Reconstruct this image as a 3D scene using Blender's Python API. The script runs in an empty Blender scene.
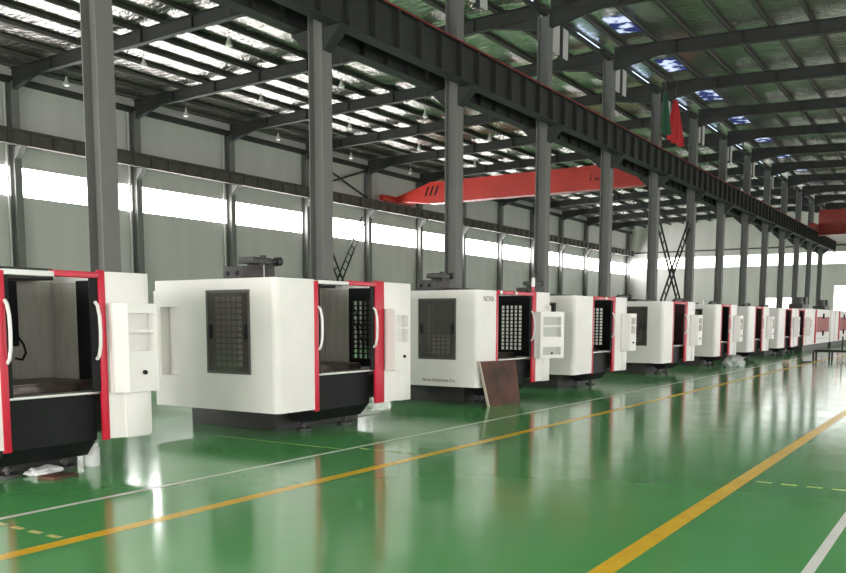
import bpy, bmesh, math, random
from mathutils import Vector, Matrix
random.seed(7)
C = bpy.context.scene.collection
PI = math.pi

# ------------------------------------------------------------------ materials
def mat(name, col, rough=.5, metal=0., var=0., vscale=4., bump=0., bscale=40., spec=.5, col2=None, stretch=None):
    m = bpy.data.materials.new(name); m.use_nodes = True
    nt = m.node_tree; b = nt.nodes['Principled BSDF']
    b.inputs['Base Color'].default_value = (*col, 1); b.inputs['Roughness'].default_value = rough
    b.inputs['Metallic'].default_value = metal; b.inputs['Specular IOR Level'].default_value = spec
    tc = nt.nodes.new('ShaderNodeTexCoord'); src = tc.outputs['Object']
    if stretch:
        mp = nt.nodes.new('ShaderNodeMapping'); mp.inputs['Scale'].default_value = stretch
        nt.links.new(src, mp.inputs['Vector']); src = mp.outputs['Vector']
    if var or col2:
        n = nt.nodes.new('ShaderNodeTexNoise'); n.inputs['Scale'].default_value = vscale; n.inputs['Detail'].default_value = 5
        nt.links.new(src, n.inputs['Vector'])
        r = nt.nodes.new('ShaderNodeValToRGB')
        c2 = col2 or tuple(max(0, c*(1-var)) for c in col); c1 = col if col2 else tuple(c*(1+var*.6) for c in col)
        r.color_ramp.elements[0].position = .35; r.color_ramp.elements[0].color = (*c2, 1)
        r.color_ramp.elements[1].position = .65; r.color_ramp.elements[1].color = (*c1, 1)
        nt.links.new(n.outputs['Fac'], r.inputs['Fac']); nt.links.new(r.outputs['Color'], b.inputs['Base Color'])
    if bump:
        n = nt.nodes.new('ShaderNodeTexNoise'); n.inputs['Scale'].default_value = bscale; n.inputs['Detail'].default_value = 4
        nt.links.new(src, n.inputs['Vector'])
        bp = nt.nodes.new('ShaderNodeBump'); bp.inputs['Strength'].default_value = bump; bp.inputs['Distance'].default_value = .05
        nt.links.new(n.outputs['Fac'], bp.inputs['Height']); nt.links.new(bp.outputs['Normal'], b.inputs['Normal'])
    return m

def emit(name, col, strength, col2=None, scale=3.):
    m = bpy.data.materials.new(name); m.use_nodes = True; nt = m.node_tree
    nt.nodes.remove(nt.nodes['Principled BSDF'])
    e = nt.nodes.new('ShaderNodeEmission'); e.inputs['Color'].default_value = (*col, 1); e.inputs['Strength'].default_value = strength
    if col2:
        tc = nt.nodes.new('ShaderNodeTexCoord'); n = nt.nodes.new('ShaderNodeTexNoise'); n.inputs['Scale'].default_value = scale
        r = nt.nodes.new('ShaderNodeValToRGB')
        r.color_ramp.elements[0].position = .5; r.color_ramp.elements[0].color = (*col, 1)
        r.color_ramp.elements[1].position = .62; r.color_ramp.elements[1].color = (*col2, 1)
        nt.links.new(tc.outputs['Object'], n.inputs['Vector']); nt.links.new(n.outputs['Fac'], r.inputs['Fac'])
        nt.links.new(r.outputs['Color'], e.inputs['Color'])
    nt.links.new(e.outputs[0], nt.nodes['Material Output'].inputs['Surface'])
    return m

def ribbed(name, col, axis, pitch=.25, rough=.45):
    """sheet cladding: narrow ribs every `pitch` metres as bump, faint streaks of dirt"""
    m = mat(name, col, rough, var=.05, vscale=1.2, stretch=(1, 1, .15))
    nt = m.node_tree; b = nt.nodes['Principled BSDF']
    tc = nt.nodes.new('ShaderNodeTexCoord'); sx = nt.nodes.new('ShaderNodeSeparateXYZ'); nt.links.new(tc.outputs['Object'], sx.inputs[0])
    f = nt.nodes.new('ShaderNodeMath'); f.operation = 'MULTIPLY'; f.inputs[1].default_value = 2*PI/pitch
    s = nt.nodes.new('ShaderNodeMath'); s.operation = 'SINE'
    p = nt.nodes.new('ShaderNodeMath'); p.operation = 'GREATER_THAN'; p.inputs[1].default_value = .8
    nt.links.new(sx.outputs[axis], f.inputs[0]); nt.links.new(f.outputs[0], s.inputs[0]); nt.links.new(s.outputs[0], p.inputs[0])
    bp = nt.nodes.new('ShaderNodeBump'); bp.inputs['Strength'].default_value = .3; bp.inputs['Distance'].default_value = .02
    nt.links.new(p.outputs[0], bp.inputs['Height']); nt.links.new(bp.outputs['Normal'], b.inputs['Normal'])
    return m

M = {}
M['white'] = mat('white_powder_coat', (.83, .795, .78), .38, var=.03, vscale=2)
M['red'] = mat('red_powder_coat', (.62, .015, .045), .35, var=.06)
M['dark'] = mat('charcoal_panel', (.030, .028, .028), .55, var=.12, spec=.3)
M['black'] = mat('black_paint', (.010, .011, .012), .6, var=.15, spec=.2)
M['frame'] = mat('window_frame_grey', (.075, .065, .065), .4)
M['maroon'] = mat('maroon_paint', (.075, .016, .02), .5, var=.2)
M['pend_grey'] = mat('display_plate', (.50, .52, .48), .4)
M['blind'] = mat('lit_cell_grey', (.30, .28, .255), .5, var=.1)  # pale tone painting the light seen through the side window grilles
M['plinth'] = mat('machine_base_grey', (.055, .052, .05), .55, var=.15)
M['gear'] = mat('dark_cast_iron', (.045, .042, .04), .5, var=.25, vscale=8)
M['steel'] = mat('bright_steel', (.62, .62, .60), .3, metal=.7)
M['sheet'] = mat('grey_steel_lining', (.52, .50, .46), .42, metal=.15, var=.10, vscale=3, stretch=(6, 6, .6))
M['sill'] = mat('sill_metal', (.6, .6, .58), .35, metal=.4)
M['table'] = mat('oily_table', (.16, .12, .10), .35, metal=.4, col2=(.06, .055, .05), vscale=7)
M['handle'] = mat('pale_handle', (.80, .79, .78), .3)
M['column'] = mat('grey_steel_paint', (.17, .168, .162), .55, var=.10, vscale=1.5, stretch=(1, 1, .3))
M['beam'] = mat('dark_steel_paint', (.020, .022, .020), .7, var=.15, vscale=1.2)
M['rafter'] = mat('roof_steel_paint', (.028, .029, .027), .7, var=.12)
M['purlin'] = mat('purlin_steel', (.085, .082, .075), .55, var=.15)
M['rail'] = mat('rail_brown_steel', (.085, .075, .066), .6, var=.15)
M['crane'] = mat('crane_red', (.50, .03, .018), .45, var=.12, vscale=.8)
M['crane_dark'] = mat('crane_dark_red', (.28, .035, .025), .5, var=.15)
M['conduit'] = mat('conduit_red', (.30, .03, .03), .5)
M['board'] = mat('rusty_board', (.135, .062, .045), .7, spec=.2, col2=(.065, .04, .034), vscale=2.2)
M['board_edge'] = mat('board_edge', (.5, .42, .36), .6)
M['cloth_red'] = mat('red_cloth', (.50, .012, .02), .7, var=.2)
M['cloth_green'] = mat('green_cloth', (.02, .09, .045), .8, var=.2)
M['foam'] = mat('white_foam', (.72, .72, .72), .7, var=.1, vscale=9)
M['film'] = mat('plastic_film', (.42, .45, .43), .12, bump=.9, bscale=14, var=.2)
M['carton'] = mat('pale_carton', (.6, .46, .40), .7, var=.1)
M['lampshade'] = mat('lamp_aluminium', (.55, .55, .52), .4, metal=.3)
M['lens'] = mat('lamp_lens_milky', (.85, .85, .83), .3)
M['pipe'] = mat('pale_pipe', (.5, .5, .48), .5)
M['ink'] = mat('grey_lettering', (.22, .20, .20), .5)
M['inkred'] = mat('brown_lettering', (.20, .06, .045), .5)
M['redglass'] = mat('red_tinted_window', (.30, .018, .022), .4, spec=.2)
M['yellow'] = mat('yellow_line_paint', (.95, .60, .03), .22, col2=(.86, .52, .03), vscale=6)
M['wline'] = mat('white_line_paint', (.93, .93, .90), .22, var=.06)
M['dash'] = mat('worn_dash_paint', (.85, .80, .32), .25, col2=(.60, .62, .24), vscale=12)
M['wall_y'] = ribbed('cladding_sheet_y', (.57, .55, .54), 1)
M['wall_x'] = ribbed('cladding_sheet_x', (.60, .58, .56), 0)
M['banner'] = mat('pale_banner', (.62, .58, .60), .6)
WIN = 3.4
M['pane'] = emit('daylight_pane', (1, .985, .97), 16.0)
M['pane_far'] = emit('daylight_pane_far', (1, 1, .985), 4.0)
M['door_rear'] = emit('daylight_rear_door', (1, .955, .935), 11.0)
M['pane_right'] = emit('daylight_pane_right', (1, .96, .945), WIN)
M['door_light'] = emit('daylight_doorway', (1, .99, .965), 2.2)
M['sky_blue'] = emit('roof_light_blue', (.022, .032, .10), 1.0, (.50, .58, .78), 1.9)
M['slit'] = emit('roof_slit', (.55, .72, .95), 2.4)

# smoked machine window
def smoked(nm='smoked_glass', dc=(.12, .104, .10, 1), fac=.30):
    m = bpy.data.materials.new(nm); m.use_nodes = True; nt = m.node_tree
    nt.nodes.remove(nt.nodes['Principled BSDF'])
    t = nt.nodes.new('ShaderNodeBsdfTransparent'); t.inputs[0].default_value = (.86, .83, .82, 1)
    g = nt.nodes.new('ShaderNodeBsdfGlossy'); g.inputs['Roughness'].default_value = .08
    d = nt.nodes.new('ShaderNodeBsdfDiffuse'); d.inputs[0].default_value = dc
    a = nt.nodes.new('ShaderNodeMixShader'); a.inputs[0].default_value = fac
    lw = nt.nodes.new('ShaderNodeLayerWeight'); lw.inputs['Blend'].default_value = .25
    fr = nt.nodes.new('ShaderNodeMath'); fr.operation = 'MULTIPLY_ADD'; fr.inputs[1].default_value = .35; fr.inputs[2].default_value = .03
    nt.links.new(lw.outputs['Facing'], fr.inputs[0])
    b = nt.nodes.new('ShaderNodeMixShader')
    nt.links.new(t.outputs[0], a.inputs[1]); nt.links.new(d.outputs[0], a.inputs[2])
    nt.links.new(fr.outputs[0], b.inputs[0]); nt.links.new(a.outputs[0], b.inputs[1]); nt.links.new(g.outputs[0], b.inputs[2])
    nt.links.new(b.outputs[0], nt.nodes['Material Output'].inputs['Surface'])
    return m
M['glass'] = smoked()
M['glass_grey'] = smoked('grey_glass', (.17, .145, .14, 1), .28)

# green epoxy floor: gloss with faint long undulations and scuffs
def epoxy():
    m = mat('green_epoxy', (.125, .44, .145), .1, col2=(.108, .40, .130), vscale=.5)
    nt = m.node_tree; b = nt.nodes['Principled BSDF']
    b.inputs['IOR'].default_value = 1.95
    tc = nt.nodes.new('ShaderNodeTexCoord')
    n = nt.nodes.new('ShaderNodeTexNoise'); n.inputs['Scale'].default_value = 1.6; n.inputs['Detail'].default_value = 6
    nt.links.new(tc.outputs['Object'], n.inputs['Vector'])
    r = nt.nodes.new('ShaderNodeMapRange'); r.inputs['To Min'].default_value = .07; r.inputs['To Max'].default_value = .19
    nt.links.new(n.outputs['Fac'], r.inputs['Value']); nt.links.new(r.outputs[0], b.inputs['Roughness'])
    n2 = nt.nodes.new('ShaderNodeTexNoise'); n2.inputs['Scale'].default_value = 2.2; n2.inputs['Detail'].default_value = 3
    nt.links.new(tc.outputs['Object'], n2.inputs['Vector'])
    bp = nt.nodes.new('ShaderNodeBump'); bp.inputs['Strength'].default_value = .06; bp.inputs['Distance'].default_value = .02
    nt.links.new(n2.outputs['Fac'], bp.inputs['Height']); nt.links.new(bp.outputs['Normal'], b.inputs['Normal'])
    return m
M['floor'] = epoxy()

# crinkled silver insulation foil
def foil():
    m = mat('silver_foil', (.67, .645, .605), .19, metal=.95)
    nt = m.node_tree; b = nt.nodes['Principled BSDF']
    tc = nt.nodes.new('ShaderNodeTexCoord'); mp = nt.nodes.new('ShaderNodeMapping'); mp.inputs['Scale'].default_value = (1.3, 3.6, 1)
    n = nt.nodes.new('ShaderNodeTexNoise'); n.inputs['Scale'].default_value = 1.5; n.inputs['Detail'].default_value = 5; n.inputs['Distortion'].default_value = .8
    nt.links.new(tc.outputs['Object'], mp.inputs[0]); nt.links.new(mp.outputs[0], n.inputs['Vector'])
    bp = nt.nodes.new('ShaderNodeBump'); bp.inputs['Strength'].default_value = .9; bp.inputs['Distance'].default_value = .11
    nt.links.new(n.outputs['Fac'], bp.inputs['Height']); nt.links.new(bp.outputs['Normal'], b.inputs['Normal'])
    return m
M['foil'] = foil()

# ------------------------------------------------------------------ mesh builder
class MB:
    def __init__(s): s.bm = bmesh.new(); s.mi = 0
    def face(s, vs):
        try:
            f = s.bm.faces.new(vs); f.material_index = s.mi; return f
        except ValueError: return None
    def hexa(s, p):      # 8 corners: bottom ring then top ring
        v = [s.bm.verts.new(q) for q in p]
        for i in ((3,2,1,0),(4,5,6,7),(0,1,5,4),(1,2,6,5),(2,3,7,6),(3,0,4,7)): s.face([v[k] for k in i])
        return v
    def box(s, x0, x1, y0, y1, z0, z1, bev=0., rot=0., piv=None):
        x0,x1 = min(x0,x1),max(x0,x1); y0,y1 = min(y0,y1),max(y0,y1); z0,z1 = min(z0,z1),max(z0,z1)
        v = s.hexa([(x0,y0,z0),(x1,y0,z0),(x1,y1,z0),(x0,y1,z0),(x0,y0,z1),(x1,y0,z1),(x1,y1,z1),(x0,y1,z1)])
        if rot:
            pv = Vector(piv or ((x0+x1)/2,(y0+y1)/2,0)); R = Matrix.Rotation(rot,3,'Z')
            for q in v: q.co = R @ (q.co-pv) + pv
        if bev:
            es = list({e for q in v for e in q.link_edges})
            bmesh.ops.bevel(s.bm, geom=es, offset=bev, segments=2, profile=.5, affect='EDGES', material=-1)
        return v
    def cyl(s, a, b, r, r2=None, n=12):
        a, b = Vector(a), Vector(b); r2 = r if r2 is None else r2
        d = (b-a).normalized(); t = Vector((0,0,1)) if abs(d.z) < .9 else Vector((1,0,0))
        u = d.cross(t).normalized(); w = d.cross(u)
        A = [s.bm.verts.new(a+(u*math.cos(2*PI*i/n)+w*math.sin(2*PI*i/n))*r) for i in range(n)]
        B = [s.bm.verts.new(b+(u*math.cos(2*PI*i/n)+w*math.sin(2*PI*i/n))*r2) for i in range(n)]
        for i in range(n): s.face([A[i],A[(i+1)%n],B[(i+1)%n],B[i]])
        s.face(A[::-1]); s.face(B)
    def tube(s, pts, r, n=8):
        for i in range(len(pts)-1): s.cyl(pts[i], pts[i+1], r, n=n)
        for p in pts[1:-1]:
            bmesh.ops.create_icosphere(s.bm, subdivisions=1, radius=r*1.02, matrix=Matrix.Translation(p))
    def sphere(s, c, r, sub=2, scale=(1,1,1)):
        bmesh.ops.create_icosphere(s.bm, subdivisions=sub, radius=r, matrix=Matrix.Translation(c) @ Matrix.Diagonal((*scale,1)))
    def lathe(s, c, prof, n=20):
        rings = [[s.bm.verts.new((c[0]+r*math.cos(2*PI*i/n), c[1]+r*math.sin(2*PI*i/n), c[2]+z)) for i in range(n)] for r, z in prof]
        for a, b in zip(rings, rings[1:]):
            for i in range(n): s.face([a[i],a[(i+1)%n],b[(i+1)%n],b[i]])
        s.face(rings[0][::-1]); s.face(rings[-1])
    def beam(s, a, b, w, h):   # rectangular bar from a to b, w horizontal-ish, h the other way
        a, b = Vector(a), Vector(b); d = (b-a).normalized()
        t = Vector((0,0,1)) if abs(d.z) < .95 else Vector((1,0,0))
        u = d.cross(t).normalized()*w/2; k = u.cross(d).normalized()*h/2
        s.hexa([a-u-k,a+u-k,b+u-k,b-u-k,a-u+k,a+u+k,b+u+k,b-u+k])
    def sheet(s, path, zs, holes=(), t=.05):
        """upright sheet along a plan path (outer side to the right of travel), z levels zs, holes = set of (segment, level)"""
        n = len(path); P = [Vector((x,y,0)) for x,y in path]
        nrm = []
        for i in range(n-1):
            d = (P[i+1]-P[i]).normalized(); nrm.append(Vector((d.y,-d.x,0)))
        off = []
        for i in range(n):
            if i == 0: q = nrm[0]
            elif i == n-1: q = nrm[-1]
            else:
                q = (nrm[i-1]+nrm[i]); q = q/ (q.length_squared/2) if q.length_squared > 1e-6 else nrm[i]
            off.append(P[i]-q*t)
        O = [[s.bm.verts.new((p.x,p.y,z)) for z in zs] for p in P]; I = [[s.bm.verts.new((p.x,p.y,z)) for z in zs] for p in off]
        nz = len(zs)-1; ok = lambda i,j: 0 <= i < n-1 and 0 <= j < nz and (i,j) not in holes
        for i in range(n-1):
            for j in range(nz):
                if not ok(i,j): continue
                s.face([O[i][j],O[i+1][j],O[i+1][j+1],O[i][j+1]]); s.face([I[i][j+1],I[i+1][j+1],I[i+1][j],I[i][j]])
                if not ok(i-1,j): s.face([I[i][j],O[i][j],O[i][j+1],I[i][j+1]])
                if not ok(i+1,j): s.face([O[i+1][j],I[i+1][j],I[i+1][j+1],O[i+1][j+1]])
                if not ok(i,j-1): s.face([I[i][j],I[i+1][j],O[i+1][j],O[i][j]])
                if not ok(i,j+1): s.face([O[i][j+1],O[i+1][j+1],I[i+1][j+1],I[i][j+1]])
    def build(s, name, mats, parent=None, origin=None):
        if not isinstance(mats, (list, tuple)): mats = [mats]
        bmesh.ops.recalc_face_normals(s.bm, faces=s.bm.faces[:])
        off = Vector((0,0,0))
        if parent is not None:
            q = parent
            while q is not None: off += q.location; q = q.parent
        elif origin is not None: off = Vector(origin)
        bmesh.ops.translate(s.bm, verts=s.bm.verts[:], vec=-off)
        me = bpy.data.meshes.new(name); s.bm.to_mesh(me); s.bm.free()
        for m in mats: me.materials.append(m)
        me.polygons.foreach_set('use_smooth', [True]*len(me.polygons)); me.set_sharp_from_angle(angle=math.radians(32))
        o = bpy.data.objects.new(name, me); C.objects.link(o)
        if parent is not None: o.parent = parent
        elif origin is not None: o.location = origin
        return o

def tag(o, label, cat, group=None):
    o['label'] = label; o['category'] = cat
    if group: o['group'] = group
    return o
def thing(name, label, cat, loc, group=None):
    o = bpy.data.objects.new(name, None); C.objects.link(o); o.location = loc; o.empty_display_size = .2
    return tag(o, label, cat, group)
def struct(o): o['kind'] = 'structure'; return o
def text_mesh(name, txt, size, m, parent, loc, xdir, sx=1.):
    """flat raised lettering; xdir = reading direction in plan, text stands upright"""
    cu = bpy.data.curves.new(name, 'FONT'); cu.body = txt; cu.size = size; cu.extrude = .002; cu.align_x = 'CENTER'; cu.align_y = 'CENTER'
    tmp = bpy.data.objects.new(name, cu); C.objects.link(tmp)
    dg = bpy.context.evaluated_depsgraph_get(); me = bpy.data.meshes.new_from_object(tmp.evaluated_get(dg)); bpy.data.objects.remove(tmp)
    X = Vector(xdir).normalized(); Z = Vector((0,0,1)); N = X.cross(Z)
    R = Matrix((X*sx, Z, N)).transposed().to_4x4()
    me.transform(Matrix.Translation(Vector(loc)-parent.location) @ R)
    me.materials.clear(); me.materials.append(m)
    o = bpy.data.objects.new(name, me); C.objects.link(o); o.parent = parent
    return o
ORD = ['first','second','third','fourth','fifth','sixth','seventh','eighth','ninth','tenth','eleventh','twelfth','thirteenth','fourteenth','fifteenth','sixteenth']

# ------------------------------------------------------------------ hall dimensions
XW, XR, XC = -34.3, 7.0, -13.5          # left wall, right wall, centre column row
YB, YF = -14.0, 95.0                    # rear wall, far wall
zraf = lambda x: 12.25-.04*abs(x-XC)    # underside of rafters
colY = [10.0+6.12*n for n in range(-2, 14)]
wallY = [21.06+6.08*(n-2) for n in range(-2, 15)]

# floor with its painted lines (one surface)
b = MB()
b.box(XW, XR, YB, YF, -.2, 0)
def strip(x0, x1, y0, y1, mi, z=.0015):
    b.mi = mi
    b.face([b.bm.verts.new(p) for p in ((x0,y0,z),(x1,y0,z),(x1,y1,z),(x0,y1,z))])
strip(-6.985, -6.915, YB+1, YF-8, 1)
strip(-5.875, -5.725, YB+1, YF-8, 2)
strip(-2.155, -2.0, YB+1, YF-8, 2)
strip(-.945, -.87, YB+1, YF-8, 1)
for yy in [3.9+5.02*k for k in range(0, 14)]:          # dashed bay markings across to the white line
    for k in range(4): strip(-6.85+k*.25, -6.85+k*.25+.15, yy-.03, yy+.03, 3)
for yy in [9.4+5.4*k for k in range(0, 10)]:
    for k in range(4): strip(-1.93+k*.245, -1.93+k*.245+.15, yy-.03, yy+.03, 3)
strip(-9.4, -7.02, 8.72, 8.75, 3); strip(-6.55, -5.9, 8.9, 8.93, 1)
fl = struct(b.build('floor', [M['floor'], M['wline'], M['yellow'], M['dash']]))
# face normals of the thin stripes must look up
for p in fl.data.polygons:
    if p.material_index and p.normal.z < 0: p.flip()

# walls: cladding with a continuous window strip
def wall(name, boxes, m):
    w = MB()
    for q in boxes: w.box(*q)
    return struct(w.build(name, m))
ztop = 12.6
wall('wall_left', [(XW-.15, XW, YB, YF, 0, 6.83), (XW-.15, XW, YB, YF, 8.03, ztop)], M['wall_y'])
wall('wall_far', [(XW, -19.6, YF, YF+.15, 0, 4.05), (-18.3, -18.0, YF, YF+.15, 0, 4.05), (-15.8, -12.9, YF, YF+.15, 0, 4.05), (XW, -12.9, YF, YF+.15, 4.05, 7.39), (-12.9, -6.5, YF, YF+.15, 5.2, 7.39), (-6.5, XR, YF, YF+.15, 0, 7.39),
                  (XW, XR, YF, YF+.15, 8.56, 13.2)], M['wall_x'])
wall('wall_right', [(XR, XR+.15, YB, YF, 0, 1.0), (XR, XR+.15, YB, YF, 4.6, ztop)], M['wall_y'])
wall('wall_rear', [(XW, -21, YB-.15, YB, 0, 13.2), (-21, XR, YB-.15, YB, 5.2, 13.2), (2, XR, YB-.15, YB, 0, 5.2), (-9, -7, YB-.15, YB, 0, 5.2)], M['wall_x'])
nwin = 0
def window(x0, x1, y0, y1, z0, z1, m='pane'):
    global nwin; nwin += 1
    w = MB(); w.box(x0, x1, y0, y1, z0, z1); return struct(w.build('window_%d' % nwin, M[m]))
ed = [YB]+wallY[1:]; ed = [y for y in ed if y < YF]+[YF]
for a, c in zip(ed, ed[1:]): window(XW-.12, XW-.08, a, c, 6.83, 8.03)
ex = [XW+.45]+[-28.5, -23.5, -18.5, XC, -8.5, -3.5, 1.5]+[XR]
w = MB(); w.box(XW, XW+.45, YF, YF+.15, 7.39, 8.56); struct(w.build('trim_1', M['wall_x']))
for a, c in zip(ex, ex[1:]): window(a, c, YF+.05, YF+.09, 7.39, 8.56, 'pane_far')
for k in range(18):
    a = YB+k*6.05; window(XR+.08, XR+.12, a+.1, min(a+5.95, YF), 1.0, 4.6, 'pane_right')
nd = 0
def doorway(x0, x1, y0, y1, z0, z1, m='door_light'):
    global nd; nd += 1
    w = MB(); w.box(x0, x1, y0, y1, z0, z1); return struct(w.build('door_%d' % nd, M[m]))
doorway(-19.6, -18.3, YF+.05, YF+.09, 0, 4.05); doorway(-18.0, -15.8, YF+.05, YF+.09, 0, 4.05)
doorway(-12.9, -6.5, YF+.05, YF+.09, 0, 5.2)
doorway(-21, -9, YB-.09, YB-.05, 0, 5.2, 'door_rear'); doorway(-7, 2, YB-.09, YB-.05, 0, 5.2, 'door_rear')
# dark frames of the far doorways and a girt line above the strip
w = MB()
w.box(XW, XR, YF-.1, YF-.01, 9.15, 9.3); struct(w.build('trim_2', M['rail']))

# roof: foil under the sheets, purlins, rafters
for nm, xa in (('ceiling', XW), ('ceiling_right', XR)):
    w = MB(); za, zc = zraf(xa)+.68, zraf(XC)+.68
    w.hexa([(xa,YB,za),(XC,YB,zc),(XC,YF,zc),(xa,YF,za),(xa,YB,za+.12),(XC,YB,zc+.12),(XC,YF,zc+.12),(xa,YF,za+.12)])
    struct(w.build(nm, M['foil']))
xs = [XC-.5-1.42*k for k in range(0, 15)]+[XC+.5+1.42*k for k in range(0, 14)]
for x in xs:
    w = MB(); z = zraf(x)+.5
    w.box(x-.012, x+.012, YB, YF, z, z+.17); w.box(x-.012, x+.07, YB, YF, z, z+.02); w.box(x-.07, x+.012, YB, YF, z+.15, z+.17)
    struct(w.build('roof_purlin', M['purlin']))
def rafter(xa, ya, xb, yb):
    w = MB()
    def slab(dz0, dz1, hw, h0=0., h1=0.):
        za, zb_ = zraf(xa), zraf(xb)
        w.hexa([(xa,ya-hw,za+dz0-h0),(xb,yb-hw,zb_+dz0-h1),(xb,yb+hw,zb_+dz0-h1),(xa,ya+hw,za+dz0-h0),
                (xa,ya-hw,za+dz1),(xb,yb-hw,zb_+dz1),(xb,yb+hw,zb_+dz1),(xa,ya+hw,za+dz1)])
    slab(0, .02, .11); slab(.02, .475, .008); slab(.475, .495, .11)
    # stiffeners along the web and a knee haunch at the column
    n = 8
    for k in range(1, n):
        x = xa+(xb-xa)*k/n; y = ya+(yb-ya)*k/n; w.box(x-.006, x+.006, y-.1, y+.1, zraf(x)+.02, zraf(x)+.475)
    for (x, y, sgn) in ((xa, ya, 1), (xb, yb, -1)):
        sgn = sgn if xb > xa else -sgn
        z = zraf(x); z2 = zraf(x+sgn*1.8)
        w.hexa([(x,y-.1,z-.38),(x+sgn*.05,y-.1,z-.38),(x+sgn*.05,y+.1,z-.38),(x,y+.1,z-.38),(x,y-.1,z),(x+sgn*1.8,y-.1,z2),(x+sgn*1.8,y+.1,z2),(x,y+.1,z)])
    return struct(w.build('roof_rafter', M['rafter']))
for yc, yw in zip(colY, wallY):
    if yc > YB: 
        rafter(XW+.25, yw, XC-.2, yc); rafter(XC+.2, yc, XR-.05, yc)
# eave strut along the wall, ridge strut along the column heads
w = MB(); w.box(XW+.05, XW+.3, YB, YF, 11.38, 11.62); struct(w.build('eave_strut', M['rafter']))
w = MB(); w.box(XC-.06, XC+.06, YB, YF, 12.28, 12.42); struct(w.build('ridge_strut', M['rafter']))
# small blue roof lights right of the ridge and the thin bright slits beside it, one of each per bay
k = 0
for y in colY[2:]:
    if y > 88: break
    for nm, x0, x1, y0, y1, mm in (('skylight', -12.65, -11.65, y+3.0, y+5.0, 'sky_blue'), ('skylight', -13.88, -13.78, y+3.5, y+5.7, 'slit')):
        w = MB(); dz = .66 if mm != 'slit' else .47; za, zb_ = zraf(x0)+dz, zraf(x1)+dz
        w.hexa([(x0,y0,za),(x1,y0,zb_),(x1,y1,zb_),(x0,y1,za),(x0,y0,za+.015),(x1,y0,zb_+.015),(x1,y1,zb_+.015),(x0,y1,za+.015)])
        struct(w.build(nm, M[mm]))

for y in colY[2:12]:
    w = MB(); w.box(XC-.03, XC+.03, y+.45, y+1.15, 11.25, 12.28); w.box(XC-.03, XC+.03, y+1.4, y+1.9, 11.25, 12.28); struct(w.build('ridge_panel', M['wall_y']))
    w = MB(); w.box(XC-.05, XC+.05, y+1.15, y+1.4, 11.15, 12.28); struct(w.build('ridge_post', M['rafter']))
# ------------------------------------------------------------------ columns and crane runways
def hsec(w, x, y, dx, dy, z0, z1, t=.022):
    w.box(x-dx/2, x-dx/2+t, y-dy/2, y+dy/2, z0, z1); w.box(x+dx/2-t, x+dx/2, y-dy/2, y+dy/2, z0, z1)
    w.box(x-dx/2+t, x+dx/2-t, y-.009, y+.009, z0, z1)
vis = [y for y in colY if y > 8]
for y in colY:
    if y in vis:
        i = vis.index(y)
        lab = ('grey steel crane column of the centre row, %s counting from the camera' % ORD[i])
        if i == 0: lab = 'nearest grey steel crane column, rising behind the machine at the left edge'
        if i == len(vis)-1: lab = 'farthest grey steel crane column, under the far end of the dark runway beam'
    else: lab = 'grey steel crane column standing before the left frame edge'
    t = thing('crane_column', lab, 'column', (XC, y, 0), 'centre row of crane columns')
    w = MB(); hsec(w, XC, y, .42, .36, 0, zraf(XC)+.02); w.build('shaft', M['column'], t)
    w = MB(); w.box(XC-.35, XC+.35, y-.28, y+.28, 0, .03)
    for sx in (-1, 1):
        for sy in (-1, 1): w.cyl((XC+sx*.28, y+sy*.2, .03), (XC+sx*.28, y+sy*.2, .09), .02, n=6)
    w.build('base_plate', M['column'], t)
    for sg in (-1, 1):
        w = MB(); x0 = XC+sg*.21; x1 = XC+sg*.78
        w.hexa([(x0,y-.16,7.95),(x0+sg*.03,y-.16,7.95),(x0+sg*.03,y+.16,7.95),(x0,y+.16,7.95),(x0,y-.16,8.46),(x1,y-.16,8.46),(x1,y+.16,8.46),(x0,y+.16,8.46)])
        w.build('bracket', M['beam'], t)
wv = [y for y in wallY if 14 < y < 94.5]
for y in wallY:
    if y < YB+1 or y > 94.6: continue
    if y in wv:
        i = wv.index(y); lab = 'dark steel column against the left wall, %s from the camera' % ORD[i]
    else: lab = 'dark steel column against the left wall outside the frame edge'
    t = thing('wall_column', lab, 'column', (XW+.2, y, 0), 'columns along the left wall')
    w = MB(); hsec(w, XW+.22, y, .40, .32, 0, 11.4); w.build('shaft', M['column'], t)
    w = MB(); x0 = XW+.42; w.hexa([(x0,y-.14,8.3),(x0+.03,y-.14,8.3),(x0+.03,y+.14,8.3),(x0,y+.14,8.3),(x0,y-.14,8.79),(x0+.5,y-.14,8.79),(x0+.5,y+.14,8.79),(x0,y+.14,8.79)])
    w.build('bracket', M['column'], t)

def runway(name, label, x, z0, z1, side, m, y0=YB+.3, y1=94.5, fw=.36):
    t = thing(name, label, 'crane beam', (x, y0, z0))
    w = MB(); w.box(x-.012, x+.012, y0, y1, z0+.03, z1-.03); w.box(x-fw/2, x+fw/2, y0, y1, z0, z0+.03); w.box(x-fw/2, x+fw/2, y0, y1, z1-.03, z1)
    y = y0+.5
    while y < y1:
        for s_ in (-1, 1): w.box(x+s_*.012, x+s_*(fw/2-.02), y-.03, y+.03, z0+.03, z1-.03)
        y += 1.02
    w.build('girder', m, t)
    w = MB(); w.box(x-.035, x+.035, y0, y1, z1, z1+.09); w.build('rail', M['rail'], t)
    return t
rb = runway('runway_beam', 'dark ribbed crane runway beam with red line along its top, aisle side of centre columns', -12.95, 8.47, 9.5, 1, M['beam'])
w = MB(); w.box(-12.79, -12.76, YB+.3, 94.5, 9.47, 9.50); w.build('conductor_rail', M['conduit'], rb)
runway('runway_beam', 'dark crane runway beam on the window side of the centre columns', -14.05, 8.47, 9.38, -1, M['beam'])
runway('runway_beam', 'brown crane runway beam above the window strip of the left wall', XW+.72, 8.80, 9.36, 1, M['rail'], fw=.28)

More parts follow.
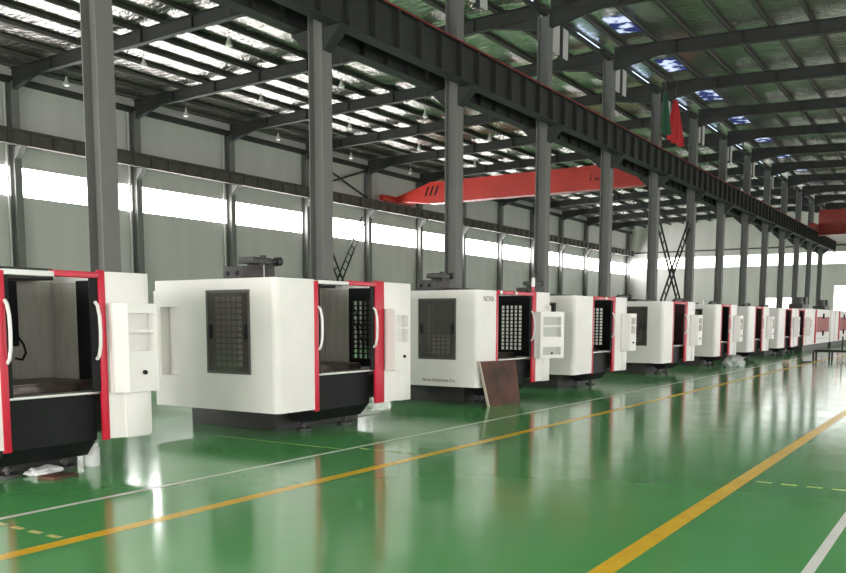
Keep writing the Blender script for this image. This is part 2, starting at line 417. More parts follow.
def lattice(name, label, a, b, x, wdt=.42):
    """ladder-like built-up diagonal from a=(y,z) to b=(y,z)"""
    t = MB(); A, B = Vector((x, a[0], a[1])), Vector((x, b[0], b[1])); d = (B-A).normalized(); n = Vector((0, -d.z, d.y))
    for s_ in (-1, 1): t.beam(A+n*s_*wdt/2, B+n*s_*wdt/2, .07, .07)
    L = (B-A).length; k = int(L/.55)
    for i in range(1, k):
        p = A+(B-A)*i/k; t.beam(p-n*wdt/2, p+n*wdt/2, .04, .05)
    return t
for (nm, x, y0, y1, z0, z1, l1, l2) in (
    ('brace', XW+.3, 39.6, 45.08, 0.1, 8.2, 'ladder-like diagonal brace on the left wall leaning up towards the far end', 'ladder-like diagonal brace on the left wall leaning up towards the camera'),
    ('brace', XC, 40.6, 46.72, 1.0, 6.75, 'ladder-like diagonal brace between centre columns leaning up towards the far end', 'ladder-like diagonal brace between centre columns leaning up towards the camera')):
    w = lattice(nm, l1, (y0+.2, z0), (y1-.2, z1), x-.05); tag(w.build('lattice_brace', M['beam'], origin=(x, (y0+y1)/2, z0)), l1, 'brace')
    w = lattice(nm, l2, (y0+.2, z1), (y1-.2, z0), x+.05); tag(w.build('lattice_brace', M['beam'], origin=(x, (y0+y1)/2, z0)), l2, 'brace')
for k, (a, c, l) in enumerate((((39.44, 9.45), (45.24, 11.3), 'thin steel diagonal above the wall rail rising towards the far end'), ((39.44, 11.3), (45.24, 9.45), 'thin steel diagonal above the wall rail falling towards the far end'))):
    w = MB(); w.beam((XW+.3+.11*k, a[0], a[1]), (XW+.3+.11*k, c[0], c[1]), .08, .1); tag(w.build('diagonal_rod', M['beam'], origin=(XW+.3, a[0], a[1])), l, 'brace')

# ------------------------------------------------------------------ cranes
t = thing('bridge_crane', 'red overhead travelling crane spanning the bay beside the left windows', 'crane', (-24, 48, 9.4))
w = MB()
xa, xb, y0, y1 = -33.5, -14.1, 47.7, 48.3; zt, zb_ = 10.58, 9.28
pr = [(xa, 9.52), (xa+.9, 9.48), (xa+2.6, zb_), (xb-2.2, zb_), (xb-.3, 9.52), (xb, 10.0), (xb-2.2, zt), (xa+2.7, zt), (xa, 9.85)]
va = [w.bm.verts.new((x, y0, z)) for x, z in pr]; vb = [w.bm.verts.new((x, y1, z)) for x, z in pr]
w.face(va); w.face(vb[::-1])
for i in range(len(pr)): j = (i+1) % len(pr); w.face([va[j], va[i], vb[i], vb[j]])
w.box(xa+2.6, xb-2.2, y0-.06, y1+.06, zb_-.03, zb_); w.box(xa+2.7, xb-2.2, y0-.06, y1+.06, zt, zt+.03)
g = w.build('girder', M['crane'], t)
w = MB()
for k in range(3):
    x = -31.2+k*.36; w.hexa([(x,y0-.006,9.75),(x+.14,y0-.006,9.75),(x+.14,y0,9.75),(x,y0,9.75),(x+.25,y0-.006,10.35),(x+.39,y0-.006,10.35),(x+.39,y0,10.35),(x+.25,y0,10.35)])
w.build('marking', M['black'], g)
w = MB()
for k, (px, wd) in enumerate(((-19.75, .16), (-19.4, .3), (-18.95, .22), (-18.6, .3))):
    w.box(px, px+wd, y0-.006, y0, 9.75, 9.9); w.box(px+.03, px+.11, y0-.006, y0, 9.75, 10.2)
w.build('marking', M['conduit'], g)
for x in (XW+.72, -14.05):
    zc = 9.45 if x < -30 else 9.47
    w = MB(); w.box(x-.16, x+.16, 46.2, 49.8, zc+.05, zc+.42, .02)
    e = w.build('end_carriage', M['crane'], t)
    for yy in (46.6, 49.4):
        w = MB(); w.cyl((x-.06, yy, zc+.15), (x+.06, yy, zc+.15), .13, n=16); w.build('wheel', M['black'], e)
t = thing('bridge_crane', 'dark red overhead crane in the right-hand bay, beyond the end of the dark runway', 'crane', (-3, 82, 9.6))
w = MB(); w.box(-12.6, 6.4, 81.6, 82.4, 9.1, 11.2, .03); w.box(-12.6, 6.4, 81.5, 82.5, 9.06, 9.1); g = w.build('girder', M['crane_dark'], t)
w = MB(); w.box(-13.08, -12.62, 80, 84, 9.62, 9.98, .02); e = w.build('end_carriage', M['crane_dark'], t)

# hanging banners
def banner(name, label, y0, y1, ztop_, zbot, m, top_w, ph):
    w = MB(); N, K = 14, 12; cx = (y0+y1)/2
    G = []
    for j in range(K+1):
        f = j/K; row = []; hw = (top_w+(y1-y0-top_w)*min(1, f*1.25))/2
        for i in range(N+1):
            u = i/N*2-1; row.append((-12.55+.10*math.sin(u*7+ph)*(.4+f), cx+u*hw+.12*f, ztop_+(zbot-ztop_)*f))
        G.append(row)
    for s_ in (0, .02):
        pass
    A = [[w.bm.verts.new(p) for p in r] for r in G]; B = [[w.bm.verts.new((p[0]-.015, p[1], p[2])) for p in r] for r in G]
    for j in range(K):
        for i in range(N):
            w.face([A[j][i],A[j+1][i],A[j+1][i+1],A[j][i+1]]); w.face([B[j][i],B[j][i+1],B[j+1][i+1],B[j+1][i]])
    for j in range(K):
        w.face([A[j][0],B[j][0],B[j+1][0],A[j+1][0]]); w.face([A[j][N],A[j+1][N],B[j+1][N],B[j][N]])
    for i in range(N):
        w.face([A[0][i],A[0][i+1],B[0][i+1],B[0][i]]); w.face([A[K][i],B[K][i],B[K][i+1],A[K][i+1]])
    t = thing(name, label, 'banner', (-12.55, cx, zbot))
    w.build('cloth', m, t)
    w = MB(); w.cyl((-12.55, cx-.25, ztop_), (-12.55, cx+.25, ztop_), .02); w.cyl((-12.55, cx, ztop_), (-12.55, cx, zraf(-12.55)+.5), .012, n=6); w.build('hanging_rod', M['rail'], t)
banner('hanging_banner', 'red cloth banner hanging from the roof by the centre columns', 39.45, 41.4, 11.8, 9.9, M['cloth_red'], .5, 0)
banner('hanging_banner', 'dark green cloth banner hanging left of the red one', 38.35, 39.3, 11.8, 10.05, M['cloth_green'], .4, 1)

# high-bay lamps on rods
rows = [(-31.2, 'row by the left wall'), (-26.5, 'second row from the wall'), (-22.1, 'third row from the wall'), (-17.7, 'row by the centre columns')]
for x, rn in rows:
    for k in range(7):
        y = 21.6+6.12*k
        near = ORD[k]
        t = thing('pendant_lamp', 'small pale high-bay lamp hanging in the %s, %s from camera' % (rn, near), 'lamp', (x, y, 10.95), 'high-bay lamps over the window bay')
        w = MB(); w.cyl((x, y, 11.3), (x, y, zraf(x)+.68), .012, n=6); w.build('rod', M['rail'], t)
        w = MB(); w.lathe((x, y, 10.98), [(.12, 0), (.125, .02), (.08, .14), (.045, .22), (.035, .33), (.01, .335)]); w.build('lamp_shade', M['lampshade'], t)
        w = MB(); w.lathe((x, y, 10.94), [(.05, 0), (.095, .02), (.10, .045)]); w.build('lens', M['lens'], t)

# pale down pipes beside wall columns, banner strip on the wall
for y, l in ((20.78, 'first'), (32.85, 'third'), (26.85, 'second')):
    w = MB(); w.cyl((XW+.1, y, 0), (XW+.1, y, 11.35), .05, n=10)
    tag(w.build('down_pipe', M['pipe'], origin=(XW+.1, y, 0)), 'pale vertical pipe beside the %s wall column' % l, 'pipe')
t = thing('wall_banner', 'pale faded banner strip on the left wall just below the windows', 'banner', (XW+.06, 66.4, 6.0))
w = MB(); w.box(XW+.01, XW+.05, 64.4, 68.4, 5.8, 6.75); w.build('cloth', M['sheet'], t)
w = MB()
for k in range(9):
    y = 64.6+k*.42; w.box(XW+.05, XW+.056, y, y+.2, 5.85+.08*(k % 2), 6.62-.1*(k % 3))
w.build('lettering', M['banner'], t)

# ------------------------------------------------------------------ machine tools
XF, XB, Z0 = -8.2, -10.7, .38
WX0, WX1, WZ0, WZ1 = -9.58, -8.70, .917, 2.125
def arc(cx, cy, r, a0, a1, n=6): return [(cx+r*math.cos(math.radians(a0+(a1-a0)*i/n)), cy+r*math.sin(math.radians(a0+(a1-a0)*i/n))) for i in range(n+1)]

def grid_panel(w, y, x0, x1, z0, z1, t=.025, gx0=-9.41, gx1=-8.87, gz0=1.02, gz1=2.03, nc=5, nr=12):
    w.box(x0, gx0, y, y+t, z0, z1); w.box(gx1, x1, y, y+t, z0, z1); w.box(gx0, gx1, y, y+t, z0, gz0); w.box(gx0, gx1, y, y+t, gz1, z1)
    cw = (gx1-gx0)/nc; rh = (gz1-gz0)/nr
    for i in range(1, nc): w.box(gx0+i*cw-.011, gx0+i*cw+.011, y+.002, y+t-.002, gz0, gz1)
    for j in range(1, nr): w.box(gx0, gx1, y+.002, y+t-.002, gz0+j*rh-.011, gz0+j*rh+.011)

def pendant(t, y0, y1, chk, ry0, ry1, x0=-8.17, x1=-8.0, rot=0., low=False, z0=.88, z1=1.88):
    """control pendant housing with an empty display recess and a shelf; chk = how far the near cheek slopes back"""
    cx, cy = (x0+x1)/2, (y0+y1)/2; rz0, rz1 = 1.34, 1.77
    R = Matrix.Rotation(rot, 3, 'Z'); pv = Vector((cx, cy, 0))
    def fin(w):
        if rot:
            for v in w.bm.verts: v.co = R @ (v.co-pv)+pv
    w = MB(); f = y0+chk; xb = x0+.05
    segs = [(z0, .95, 0), (.95, 1.12, 1), (1.12, rz0, 0), (rz0, rz1, 1), (rz1, z1, 0)] if low else [(z0, rz0, 0), (rz0, rz1, 1), (rz1, z1, 0)]
    for a, c, hole in segs:
        if hole:
            w.box(xb, x1, f, ry0, a, c); w.box(xb, x1, ry1, y1, a, c)
        else: w.box(xb, x1, f, y1, a, c)
    w.box(x0, xb, y0+.001, y1, z0, z1)
    if chk > .005: w.hexa([(x0,y0,z0),(x0+.02,y0,z0),(x1,f,z0),(x0,f,z0),(x0,y0,z1),(x0+.02,y0,z1),(x1,f,z1),(x0,f,z1)])
    fin(w); o = w.build('control_pendant', M['white'], t)
    w = MB(); w.box(xb, x1-.01, ry0, ry1, 1.55, 1.585); fin(w); w.build('shelf', M['white'], o)
    if low:
        w = MB(); w.box(xb, xb+.02, ry0, ry1, .95, 1.12); fin(w); w.build('display_plate', M['pend_grey'], o)
        w = MB(); w.box(xb, xb+.02, ry0, ry1, rz0, rz1); fin(w); w.build('display_plate', M['pend_grey'], o)
    w = MB(); kz = 1.10 if not low else .98
    xk = x1 if not low else xb
    w.cyl((xk-.005, y0*.38+y1*.62, kz), (xk+.03, y0*.38+y1*.62, kz), .025, n=12); fin(w); w.build('knob', M['black'], o)
    return o

def machine(label, Y0, ya, yb, yc, yd, Y1, white_head=False, pend=None, prot=0., low=False, beacon=False, hose=False, name='machine_tool', plinth_in=.8, dots=(), Z1=2.285, gear=2, inner='black', blind=False, near_handle=False, grey_window=False):
    """Y0 near side; ya-yb near red door edge; yb-yc opening; yc-yd far red door edge; Y1 far side"""
    cy = (Y0+Y1)/2
    t = thing(name, label, 'machine', ((XF+XB)/2, cy, 0), 'row of white machine tools')
    r = .11
    # near side + near front panel, one bent sheet
    path = [(XB, Y0), (-10.60, Y0), (-10.21, Y0), (WX0, Y0), (WX1, Y0)]+arc(XF-r, Y0+r, r, -90, 0)+[(XF, ya)]
    zs = [Z0, .85, WZ0, 1.89, WZ1, Z1]
    holes = {(1, 1), (1, 2), (3, 2), (3, 3)}
    w = MB(); w.sheet(path, zs, holes, .05)
    p = w.build('side_panel', M['white'], t)
    w = MB(); a, c, d = -10.60, -10.21, .17     # niche behind the hole
    w.box(a-.02, c+.02, Y0+d, Y0+d+.02, .83, 1.91); w.box(a-.02, a, Y0+.05, Y0+d, .83, 1.91); w.box(c, c+.02, Y0+.05, Y0+d, .83, 1.91); w.box(a, c, Y0+.05, Y0+d, .83, .85); w.box(a, c, Y0+.05, Y0+d, 1.89, 1.91)
    w.build('niche', M['white'], p)
    # near side window
    w = MB(); f = .035
    w.box(WX0, WX1, Y0-.012, Y0+.03, WZ0, WZ0+f); w.box(WX0, WX1, Y0-.012, Y0+.03, WZ1-f, WZ1); w.box(WX0, WX0+f, Y0-.012, Y0+.03, WZ0+f, WZ1-f); w.box(WX1-f, WX1, Y0-.012, Y0+.03, WZ0+f, WZ1-f)
    wn = w.build('side_window', M['frame'], t)
    w = MB(); w.box(WX0+f, WX1-f, Y0-.004, Y0+.004, WZ0+f, WZ1-f); w.build('glass', M['glass_grey' if grey_window else 'glass'], wn)
    gq = .010 if grey_window else .045
    w = MB(); grid_panel(w, Y0+gq, WX0+.04, WX1-.04, WZ0+.04, WZ1-.04, t=.008 if grey_window else .025); w.build('window_grille', M['dark'], wn)
    w = MB(); w.box(-9.42, -9.42+(.435 if grey_window else .108), Y0+(.019 if grey_window else .075), Y0+(.024 if grey_window else .085), 1.0, 2.05); w.build('window_blind', M['blind'], wn)  # added pale sheet, stands in for light showing through the grille cells
    for x in (WX0+.085, WX1-.085):
        w = MB(); w.box(x-.02, x+.02, Y0-.035, Y0-.004, 1.42, 1.63, .006); w.build('window_handle', M['black'], wn)
    # far front panel + far side
    path = [(XF, yd), (XF+.035, yd+.13), (XF+.035, Y1-.12)]+[(XF-.0, Y1-.02), (XF-.06, Y1)]+[(WX1, Y1), (WX0, Y1), (XB, Y1)]
    w = MB(); w.sheet(path, [Z0-.02, WZ0, WZ1, Z1+.02], {(5, 1)}, .05); w.build('front_panel', M['white'], t)
    w = MB(); grid_panel(w, Y1-.04, WX0, WX1, WZ0, WZ1); grid_panel(w, Y1-.075, -9.49, -8.3, .88, Z1-.03); fw = w.build('far_window', M[inner], t)
    if blind:
        w = MB(); w.box(-9.45, -8.75, Y1-.095, Y1-.08, .95, 2.1); w.build('blind', M['black'], fw)  # added black sheet over the grid, stands in for the dark beyond it
    w = MB(); w.box(-10.0, -9.49, Y1-.07, Y1-.055, .55, Z1-.05); w.box(-10.06, -10.03, Y0+.06, Y1-.055, .4, Z1-.03); w.build('lining', M['sheet'], t)
    w = MB(); w.box(-10.0, WX0, Y0+.125, Y0+.14, .55, Z1-.05); w.build('lining', M['sheet'], t)
    # rear sheet
    w = MB(); w.box(XB-.04, XB, Y0, Y1, Z0, Z1-.15); w.build('rear_panel', M['white'], t)
    # sliding doors, pushed open: their red leading edges with bow handles
    for (a, c, zb2, hy) in ((ya, yb, Z0-.03, yb-.005), (yc, yd, Z0-.03, yc-.05)):
        w = MB(); w.box(XF-.03, XF+.012, a, c, zb2, Z1-.02 if a == ya else Z1+.035, .006)
        dd = w.build('sliding_door', M['red'], t)
        if a == ya and not near_handle: continue
        w = MB(); X = XF+.01
        w.tube([(X, hy, 1.26), (X+.04, hy, 1.30), (X+.07, hy, 1.41), (X+.078, hy, 1.57), (X+.07, hy, 1.74), (X+.04, hy, 1.85), (X, hy, 1.89)], .019, 8)
        w.build('door_handle', M['handle'], dd)
    # inner dark leaf of the far door
    w = MB(); w.box(XF-.03, XF-.005, yc-.10, yc, .9, Z1-.04); w.build('door_leaf', M[inner], t)
    w = MB(); w.box(XF-.03, XF-.005, yb, yb+.05, .9, Z1-.04); w.build('door_leaf', M[inner], t)
    # head bar over the opening
    ym = yb+(yc-yb)*.5
    if white_head:
        w = MB(); w.box(XF-.08, XF+.03, yb, ym, Z1-.06, Z1-.005, .006); w.build('head_bar', M['handle'], t)
        w = MB(); w.box(XF-.08, XF+.035, ym, yc, Z1-.055, Z1+.01, .006); hb = w.build('head_bar', M['red'], t)
    else:
        w = MB(); w.box(XF-.08, XF+.03, yb, yc, Z1-.065, Z1+.005, .006); hb = w.build('head_bar', M['red'], t)
    for yy in dots:
        w = MB(); w.cyl((XF+.03, yy, Z1-.03), (XF+.055, yy, Z1-.03), .035); w.build('bolt', M['handle'], hb)
    # apron, sill, chip tray
    w = MB(); w.box(XF-.20, XF-.14, yb-.02, yc+.02, .34, .87); w.hexa([(XF-.5,yb,.16),(XF-.30,yb,.16),(XF-.30,yc,.16),(XF-.5,yc,.16),(XF-.7,yb,.34),(XF-.14,yb,.34),(XF-.14,yc,.34),(XF-.7,yc,.34)]); w.build('apron', M['black'], t)
    w = MB(); w.box(XF-.24, XF-.05, yb-.01, yc+.01, .87, .90, .006); w.build('sill', M['sill'], t)
    # bed, table with T slots
    w = MB(); w.box(-9.98, XF-.22, Y0+.16, Y1-.1, .42, .80); w.build('bed', M['plinth'], t)
    w = MB(); w.box(-9.75, -8.75, yb-.15, yc+.35, .80, .97, .01)
    for k in range(4): w.box(-9.65+k*.24, -9.65+k*.24+.16, yb-.14, yc+.34, .97, .985)
    w.build('work_table', M['table'], t)
    # plinth and feet
    w = MB(); w.box(-10.85, -8.97, Y0+plinth_in, Y1-.5, .0, .42, .01); w.build('base', M['plinth'], t)
    for (fx, fy) in ((XF-.52, yb+.25), (XF-.52, yc-.15)):
        w = MB(); w.cyl((fx, fy, .0), (fx, fy, .035), .12, n=16); w.cyl((fx, fy, .035), (fx, fy, .2), .03, n=10); w.cyl((fx, fy, .07), (fx, fy, .1), .055, n=6); w.build('levelling_foot', M['gear'], t)
    # column, spindle head, top gear
    mc = (yb+yc)/2-.05
    w = MB(); w.box(-10.66, -10.1, mc-.38, mc+.38, .42, Z1+.02, .02); col = w.build('machine_column', M['gear'], t)
    w = MB(); w.box(-10.1, -9.5, mc-.28, mc+.45, 1.38, Z1-.06, .02); w.cyl((-9.6, mc, 1.38), (-9.6, mc, 1.24), .11, n=18); w.cyl((-9.6, mc, 1.24), (-9.6, mc, 1.16), .05, n=14)
    w.tube([(-9.53, mc+.44, 1.5), (-9.51, mc+.50, 1.40), (-9.52, mc+.53, 1.30), (-9.55, mc+.50, 1.22), (-9.57, mc+.42, 1.24)], .014, 6); w.build('spindle_head', M['black'], t)
    gy = Y0+1.05
    zt = Z1
    w = MB(); w.box(-10.5, -9.6, gy+.5, min(gy+2.1, Y1-.3), zt-.03, zt+.11, .01); w.build('top_cover', M['gear'], t)
    if gear:
        w = MB(); w.box(-10.32, -9.88, gy, gy+.48, zt, zt+.26 if gear > 1 else zt+.14, .012); bl = w.build('drive_block', M['gear'], t)
        if gear > 1:
            for k in (-10.21, -10.0):
                w = MB(); w.cyl((k, gy-.006, zt+.15), (k, gy+.01, zt+.15), .04, n=12); w.build('bore', M['black'], bl)
            w = MB(); w.box(-10.28, -9.95, gy+.30, gy+.75, zt+.32, zt+.43, .012); w.box(-10.28, -10.0, gy+.5, gy+.6, zt, zt+.32); w.box(-10.3, -10.1, gy+.72, gy+.98, zt, zt+.34, .02)
            w.cyl((-10.2, gy+.70, zt+.36), (-10.15, gy+1.12, zt+.40), .055, n=14); w.cyl((-10.15, gy+1.04, zt+.39), (-10.15, gy+1.16, zt+.405), .075, n=14); w.cyl((-10.15, gy+.74, zt+.30), (-10.15, gy+.74, zt+.48), .055, n=14)
            w.build('tool_changer_arm', M['gear'], t)
            w = MB(); w.cyl((-10.05, gy+.62, zt+.1), (-10.05, gy+.62, zt+.32), .035, n=12); w.build('cylinder', M['steel'], t)
        else:
            w = MB(); w.box(-10.2, -10.05, gy+.1, gy+.9, zt+.14, zt+.2); w.cyl((-10.12, gy+.2, zt+.2), (-10.12, gy+1.2, zt+.22), .06, n=12); w.cyl((-10.12, gy+1.1, zt+.2), (-10.12, gy+1.25, zt+.2), .09, n=12); w.build('tool_changer_arm', M['gear'], t)
    # pendant
    if pend:
        pendant(t, *pend, rot=prot, low=low)
        if prot:
            w = MB(); w.tube([(XF, yd+.35, 2.0), (XF+.12, yd+.45, 2.0), (XF+.12, yd+.45, 1.85)], .03); w.build('pendant_arm', M['white'], t)
    w = MB(); w.box(XF-.02, XF+.06, Y1-.42, Y1-.10, Z0-.03, .9, .012); w.build('lower_cabinet', M['white'], t)
    if beacon:
        w = MB(); w.cyl((XF-.1, yd+.05, Z1), (XF-.1, yd+.05, 2.42), .03, n=10); w.build('beacon', M['red'], t)
        w = MB(); w.cyl((XF-.1, yd+.05, 2.42), (XF-.1, yd+.05, 2.62), .04, n=12); w.build('beacon_lens', M['handle'], t)
    if hose:
        w = MB(); w.tube([(-9, cy-.4, 2.25), (-9, cy-.4, 2.38), (-9, cy-.3, 2.46), (-9, cy, 2.47), (-9, cy+.25, 2.42)], .03); w.build('hose', M['handle'], t)
    return t

machine('white machine tool cut by the left edge of the photo, its red-edged doors open', 4.07, 4.80, 4.88, 5.965, 6.05, 6.66, True, (6.06, 6.60, .13, 6.215, 6.55), Z1=2.205, gear=0, blind=True, near_handle=True)
m2 = machine('large white machine tool second from the left, red-framed opening and dark side window', 8.80, 9.60, 9.69, 11.09, 11.33, 12.13, True, (11.33, 11.80, .03, 11.40, 11.77), near_handle=True, grey_window=True)
m3 = machine('white machine tool behind the leaning brown board, third from the left', 14.44, 15.17, 15.24, 16.80, 16.98, 17.70, False, (16.74, 17.42, .05, 16.86, 17.34, -8.0, -7.84), -.50, True, True, dots=(15.3, 15.95))
machine('white machine tool just right of the leaning brown board, fourth from the left', 19.12, 20.22, 20.28, 21.60, 21.76, 22.65, False, (22.10, 22.72, .15, 22.32, 22.66, -8.17, -7.95), dots=(21.0,))
machine('white machine tool standing before the ladder-like braces of the centre columns, fifth from the left', 25.85, 26.80, 26.87, 28.12, 28.34, 29.2, False, (28.55, 29.25, .18, 28.8, 29.18, -8.17, -7.95), gear=1, inner='maroon')
machine('white machine tool with a curved pale hose on top, sixth from the left', 31.95, 32.65, 32.74, 33.85, 34.05, 35.0, False, (34.35, 35.05, .18, 34.6, 34.98, -8.17, -7.95), gear=1, hose=True)
machine('white machine tool just beyond the plastic-wrapped bundle, seventh from the left', 37.15, 38.25, 38.35, 39.65, 39.85, 41.0, False, (40.35, 41.05, .18, 40.6, 40.98, -8.17, -7.95), gear=1, inner='maroon')
machine('white machine tool eighth from the left, next to last one with open doors', 43.35, 44.8, 44.9, 46.35, 46.5, 47.4, False, (46.75, 47.4, .18, 47.0, 47.33, -8.17, -7.95), gear=1, inner='maroon')
machine('white machine tool farthest away of those with open doors', 47.75, 48.35, 48.5, 50.0, 50.2, 50.95, False, (50.38, 50.95, .15, 50.55, 50.9, -8.17, -7.95), gear=1, inner='maroon')
# lettering on the third machine
text_mesh('lettering', 'NOVA', .15, M['ink'], m3, (XF+.003, 14.86, 2.11), (0, 1, 0), 1.0)
text_mesh('lettering', 'Nova Industries Co', .085, M['inkred'], m3, (-9.1, 14.437, .50), (1, 0, 0), 1.15)

def long_machine(label, Y0, Y1, w0, w1):
    t = thing('machine_tool', label, 'machine', ((XF+XB)/2, (Y0+Y1)/2, 0), 'row of white machine tools')
    r = .12
    w = MB(); w.sheet([(XB, Y0), (XF-r, Y0)]+arc(XF-r, Y0+r, r, -90, 0)[1:]+[(XF, w0), (XF, w1)]+[(XF, Y1-r)]+arc(XF-r, Y1-r, r, 0, 90)[1:]+[(XB, Y1)], [.36, 1.02, 1.92, 2.36], {(8, 1)}, .05); w.build('side_panel', M['white'], t)
    w = MB(); w.box(XB, XF-.1, Y0+.03, Y1-.03, 2.33, 2.37); w.build('roof_panel', M['white'], t)
    w = MB(); w.box(XB-.04, XB, Y0, Y1, .36, 2.36); w.build('rear_panel', M['white'], t)
    w = MB(); w.box(XF-.05, XF-.03, w0, w1, 1.02, 1.92); wn = w.build('front_window', M['redglass'], t)
    mid = (w0+w1)/2
    for z in (.95, 1.97):
        w = MB(); w.cyl((XF, mid, z), (XF+.06, mid, z), .16, n=16); w.build('latch', M['black'], t)
    for y in (w0-.35, w1+.35):
        w = MB(); w.box(XF+.0, XF+.06, y-.12, y+.12, .40, 2.34, .01); w.build('door_edge', M['white' if y > mid else 'red'], t)
    w = MB(); w.box(XF, XF+.05, w0-.1, w1+.3, .62, .68); w.build('door_track', M['sill'], t)
    w = MB(); w.box(XB+.1, XF-.3, Y0+.4, Y1-.4, 0, .4); w.build('base', M['plinth'], t)
    gy = mid+1.2
    w = MB(); w.box(-10.4, -9.6, gy, gy+2.6, 2.37, 2.75, .03); w.cyl((-10, gy+.6, 2.75), (-10, gy+.6, 3.15), .3, n=14); w.cyl((-10, gy+1.2, 2.75), (-10, gy+2.4, 2.95), .22, n=14); w.box(-10.3, -9.7, gy+1.7, gy+2.5, 2.75, 3.2, .03)
    w.build('drive_unit', M['gear'], t)
    return t
long_machine('long closed white machine with a red-tinted front window, near the right edge of the photo', 51.25, 61.4, 54.1, 59.0)
long_machine('closed white machine with a red window, cut by the right edge of the photo', 61.9, 71.0, 63.6, 67.4)

# ------------------------------------------------------------------ loose things on the floor
t = thing('board', 'brown rusty board leaning on the front of the third machine', 'board', (-8.05, 15.2, 0))
w = MB()
y0, y1, h = 14.53, 15.98, .90
xb_, xt = -8.06, XF+.025
w.hexa([(xb_-.018,y0+.1,0),(xb_+.018,y0+.1,0),(xb_+.018,y1,0),(xb_-.018,y1,0),(xt-.0,y0-.14,h),(xt+.036,y0-.14,h),(xt+.036,y1-.06,h-.03),(xt-.0,y1-.06,h-.03)])
pl = w.build('plate', M['board'], t)
w = MB(); w.hexa([(xb_-.02,y0+.09,0),(xb_+.022,y0+.09,0),(xb_+.022,y0+.13,0),(xb_-.02,y0+.13,0),(xt-.002,y0-.15,h+.002),(xt+.04,y0-.15,h+.002),(xt+.04,y0-.11,h+.002),(xt-.002,y0-.11,h+.002)]); w.build('edge_strip', M['board_edge'], pl)

def lump(name, label, cat, c, s, m, sub=4, amp=.25, seed=1):
    rnd = random.Random(seed); w = MB(); bmesh.ops.create_icosphere(w.bm, subdivisions=sub, radius=1)
    from mathutils import noise
    for v in w.bm.verts:
        n = noise.noise(v.co*1.7+Vector((seed*3.1, 0, 0)))*amp+noise.noise(v.co*4.5+Vector((0, seed, 0)))*amp*.4
        p = v.co*(1+n); v.co = Vector((p.x*s[0], p.y*s[1], max(p.z*s[2], -s[2]*.45)+s[2]*.45))+Vector(c)
    return tag(w.build(name, m, origin=c), label, cat)
lump('wrapped_bundle', 'lumpy plastic-wrapped bundle on the floor in front of the sixth machine', 'bundle', (-7.8, 33.1, 0), (.35, .75, .30), M['film'], seed=3)
lump('plastic_sheet', 'crumpled white plastic sheet on the floor under the leftmost machine', 'plastic sheet', (-8.60, 5.46, 0), (.12, .19, .06), M['foam'], amp=.4, seed=5)
t = thing('jar', 'small white jar under the leftmost machine beside its far red door edge', 'jar', (-8.62, 6.10, 0))
w = MB(); w.lathe((-8.62, 6.10, 0), [(.085, 0), (.09, .01), (.09, .21), (.07, .23)]); w.build('body', M['foam'], t)
w = MB(); w.lathe((-8.62, 6.10, .23), [(.075, 0), (.078, .005), (.078, .04), (.07, .045)]); w.build('lid', M['handle'], t)
w = MB(); w.box(-8.42, -8.17, 5.28, 5.62, 0, .03, .006, rot=.15); tag(w.build('pad', M['board'], origin=(-8.30, 5.45, 0)), 'flat brown pad on the floor under the leftmost machine', 'pad')
w = MB(); w.box(-9.28, -9.20, 11.85, 12.6, 0, .05, .004); tag(w.build('bar', M['pipe'], origin=(-9.24, 12.2, 0)), 'pale bar on the floor below the far door of the second machine', 'bar')
t = thing('carton', 'small pale carton on the floor by the white line beyond the wrapped bundle', 'box', (-6.55, 36.4, 0))
w = MB(); w.box(-6.68, -6.42, 36.28, 36.52, 0, .13, .01); w.build('body', M['carton'], t)
w = MB(); w.box(-6.68, -6.555, 36.28, 36.52, .13, .14); w.build('flap', M['carton'], t)
w = MB(); w.box(-6.545, -6.42, 36.28, 36.52, .13, .14); w.build('flap', M['carton'], t)
w = MB(); w.beam((-6.15, 37.5, .03), (-5.85, 37.8, .03), .05, .05); tag(w.build('bar', M['black'], origin=(-6.0, 37.65, 0)), 'short dark bar lying on the aisle floor right of the pale carton', 'bar')
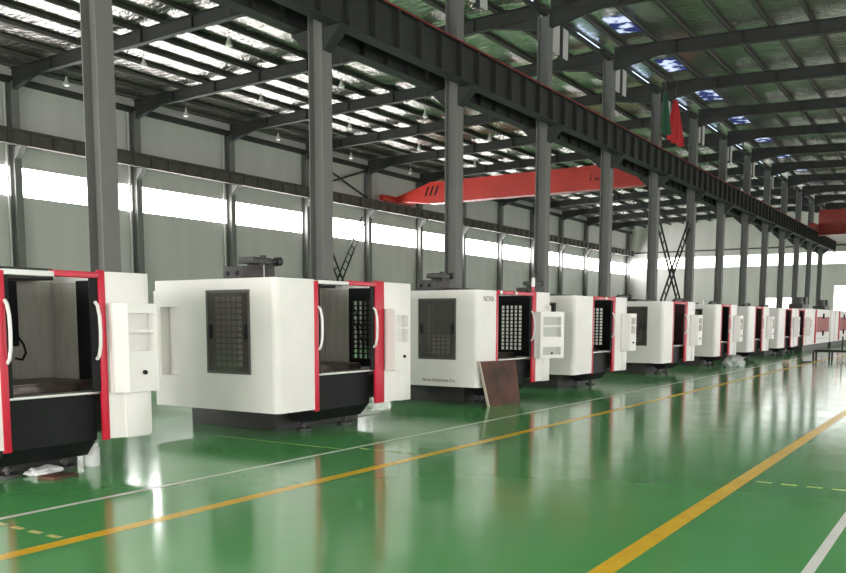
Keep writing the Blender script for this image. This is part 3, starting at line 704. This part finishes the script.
# low steel trestle near the right frame edge
t = thing('trestle', 'low dark steel trestle standing on the aisle floor at the right edge', 'trestle', (-5.3, 41.6, 0))
TX0, TX1, TY = -6.3, -4.3, 41.2
w = MB(); w.beam((TX0, TY, .36), (TX1, TY, .36), .07, .08); w.beam((TX0, TY+.8, .36), (TX1, TY+.8, .36), .07, .08); w.build('top_rail', M['beam'], t)
for x in (TX0, (TX0+TX1)/2-.35, (TX0+TX1)/2+.35, TX1):
    for y in (TY, TY+.8):
        w = MB(); w.box(x-.035, x+.035, y-.035, y+.035, 0, .33); w.build('leg', M['beam'], t)
w = MB(); w.cyl((TX0+1.1, TY+.4, .36), (TX0+1.1, TY+.4, 1.0), .03); w.beam((TX0+1.1, TY, .36), (TX0+1.1, TY+.8, .36), .06, .06); w.build('post', M['beam'], t)

# ------------------------------------------------------------------ camera, light, view
cam = bpy.data.cameras.new('camera'); co = bpy.data.objects.new('camera', cam); C.objects.link(co)
cam.sensor_width = 36; cam.sensor_fit = 'HORIZONTAL'; cam.lens = 36*852.7/846; cam.shift_y = (409.6-286.5)/846
cam.clip_end = 400
yaw, pit, rol = math.radians(33.2572), math.radians(-6.005), math.radians(.107)
f = Vector((-math.sin(yaw)*math.cos(pit), math.cos(yaw)*math.cos(pit), math.sin(pit)))
r = Vector((math.cos(yaw), math.sin(yaw), 0)); u = r.cross(f)
r2 = r*math.cos(rol)+u*math.sin(rol); u2 = -r*math.sin(rol)+u*math.cos(rol)
mw = Matrix((r2, u2, -f)).transposed().to_4x4(); mw.translation = (0, 0, 1.7)
co.matrix_world = mw
sc = bpy.context.scene; sc.camera = co
wd = bpy.data.worlds.new('world'); sc.world = wd; wd.use_nodes = True
bg = wd.node_tree.nodes['Background']; bg.inputs[0].default_value = (.85, .92, 1, 1); bg.inputs[1].default_value = 1.0
sc.view_settings.view_transform = 'Standard'; sc.view_settings.look = 'None'; sc.view_settings.gamma = 1; sc.view_settings.use_curve_mapping = False
sc.view_settings.exposure = 0.60
cy = sc.cycles; cy.use_denoising = True; cy.max_bounces = 8; cy.diffuse_bounces = 4; cy.glossy_bounces = 4; cy.transparent_max_bounces = 8
cy.sample_clamp_indirect = 6
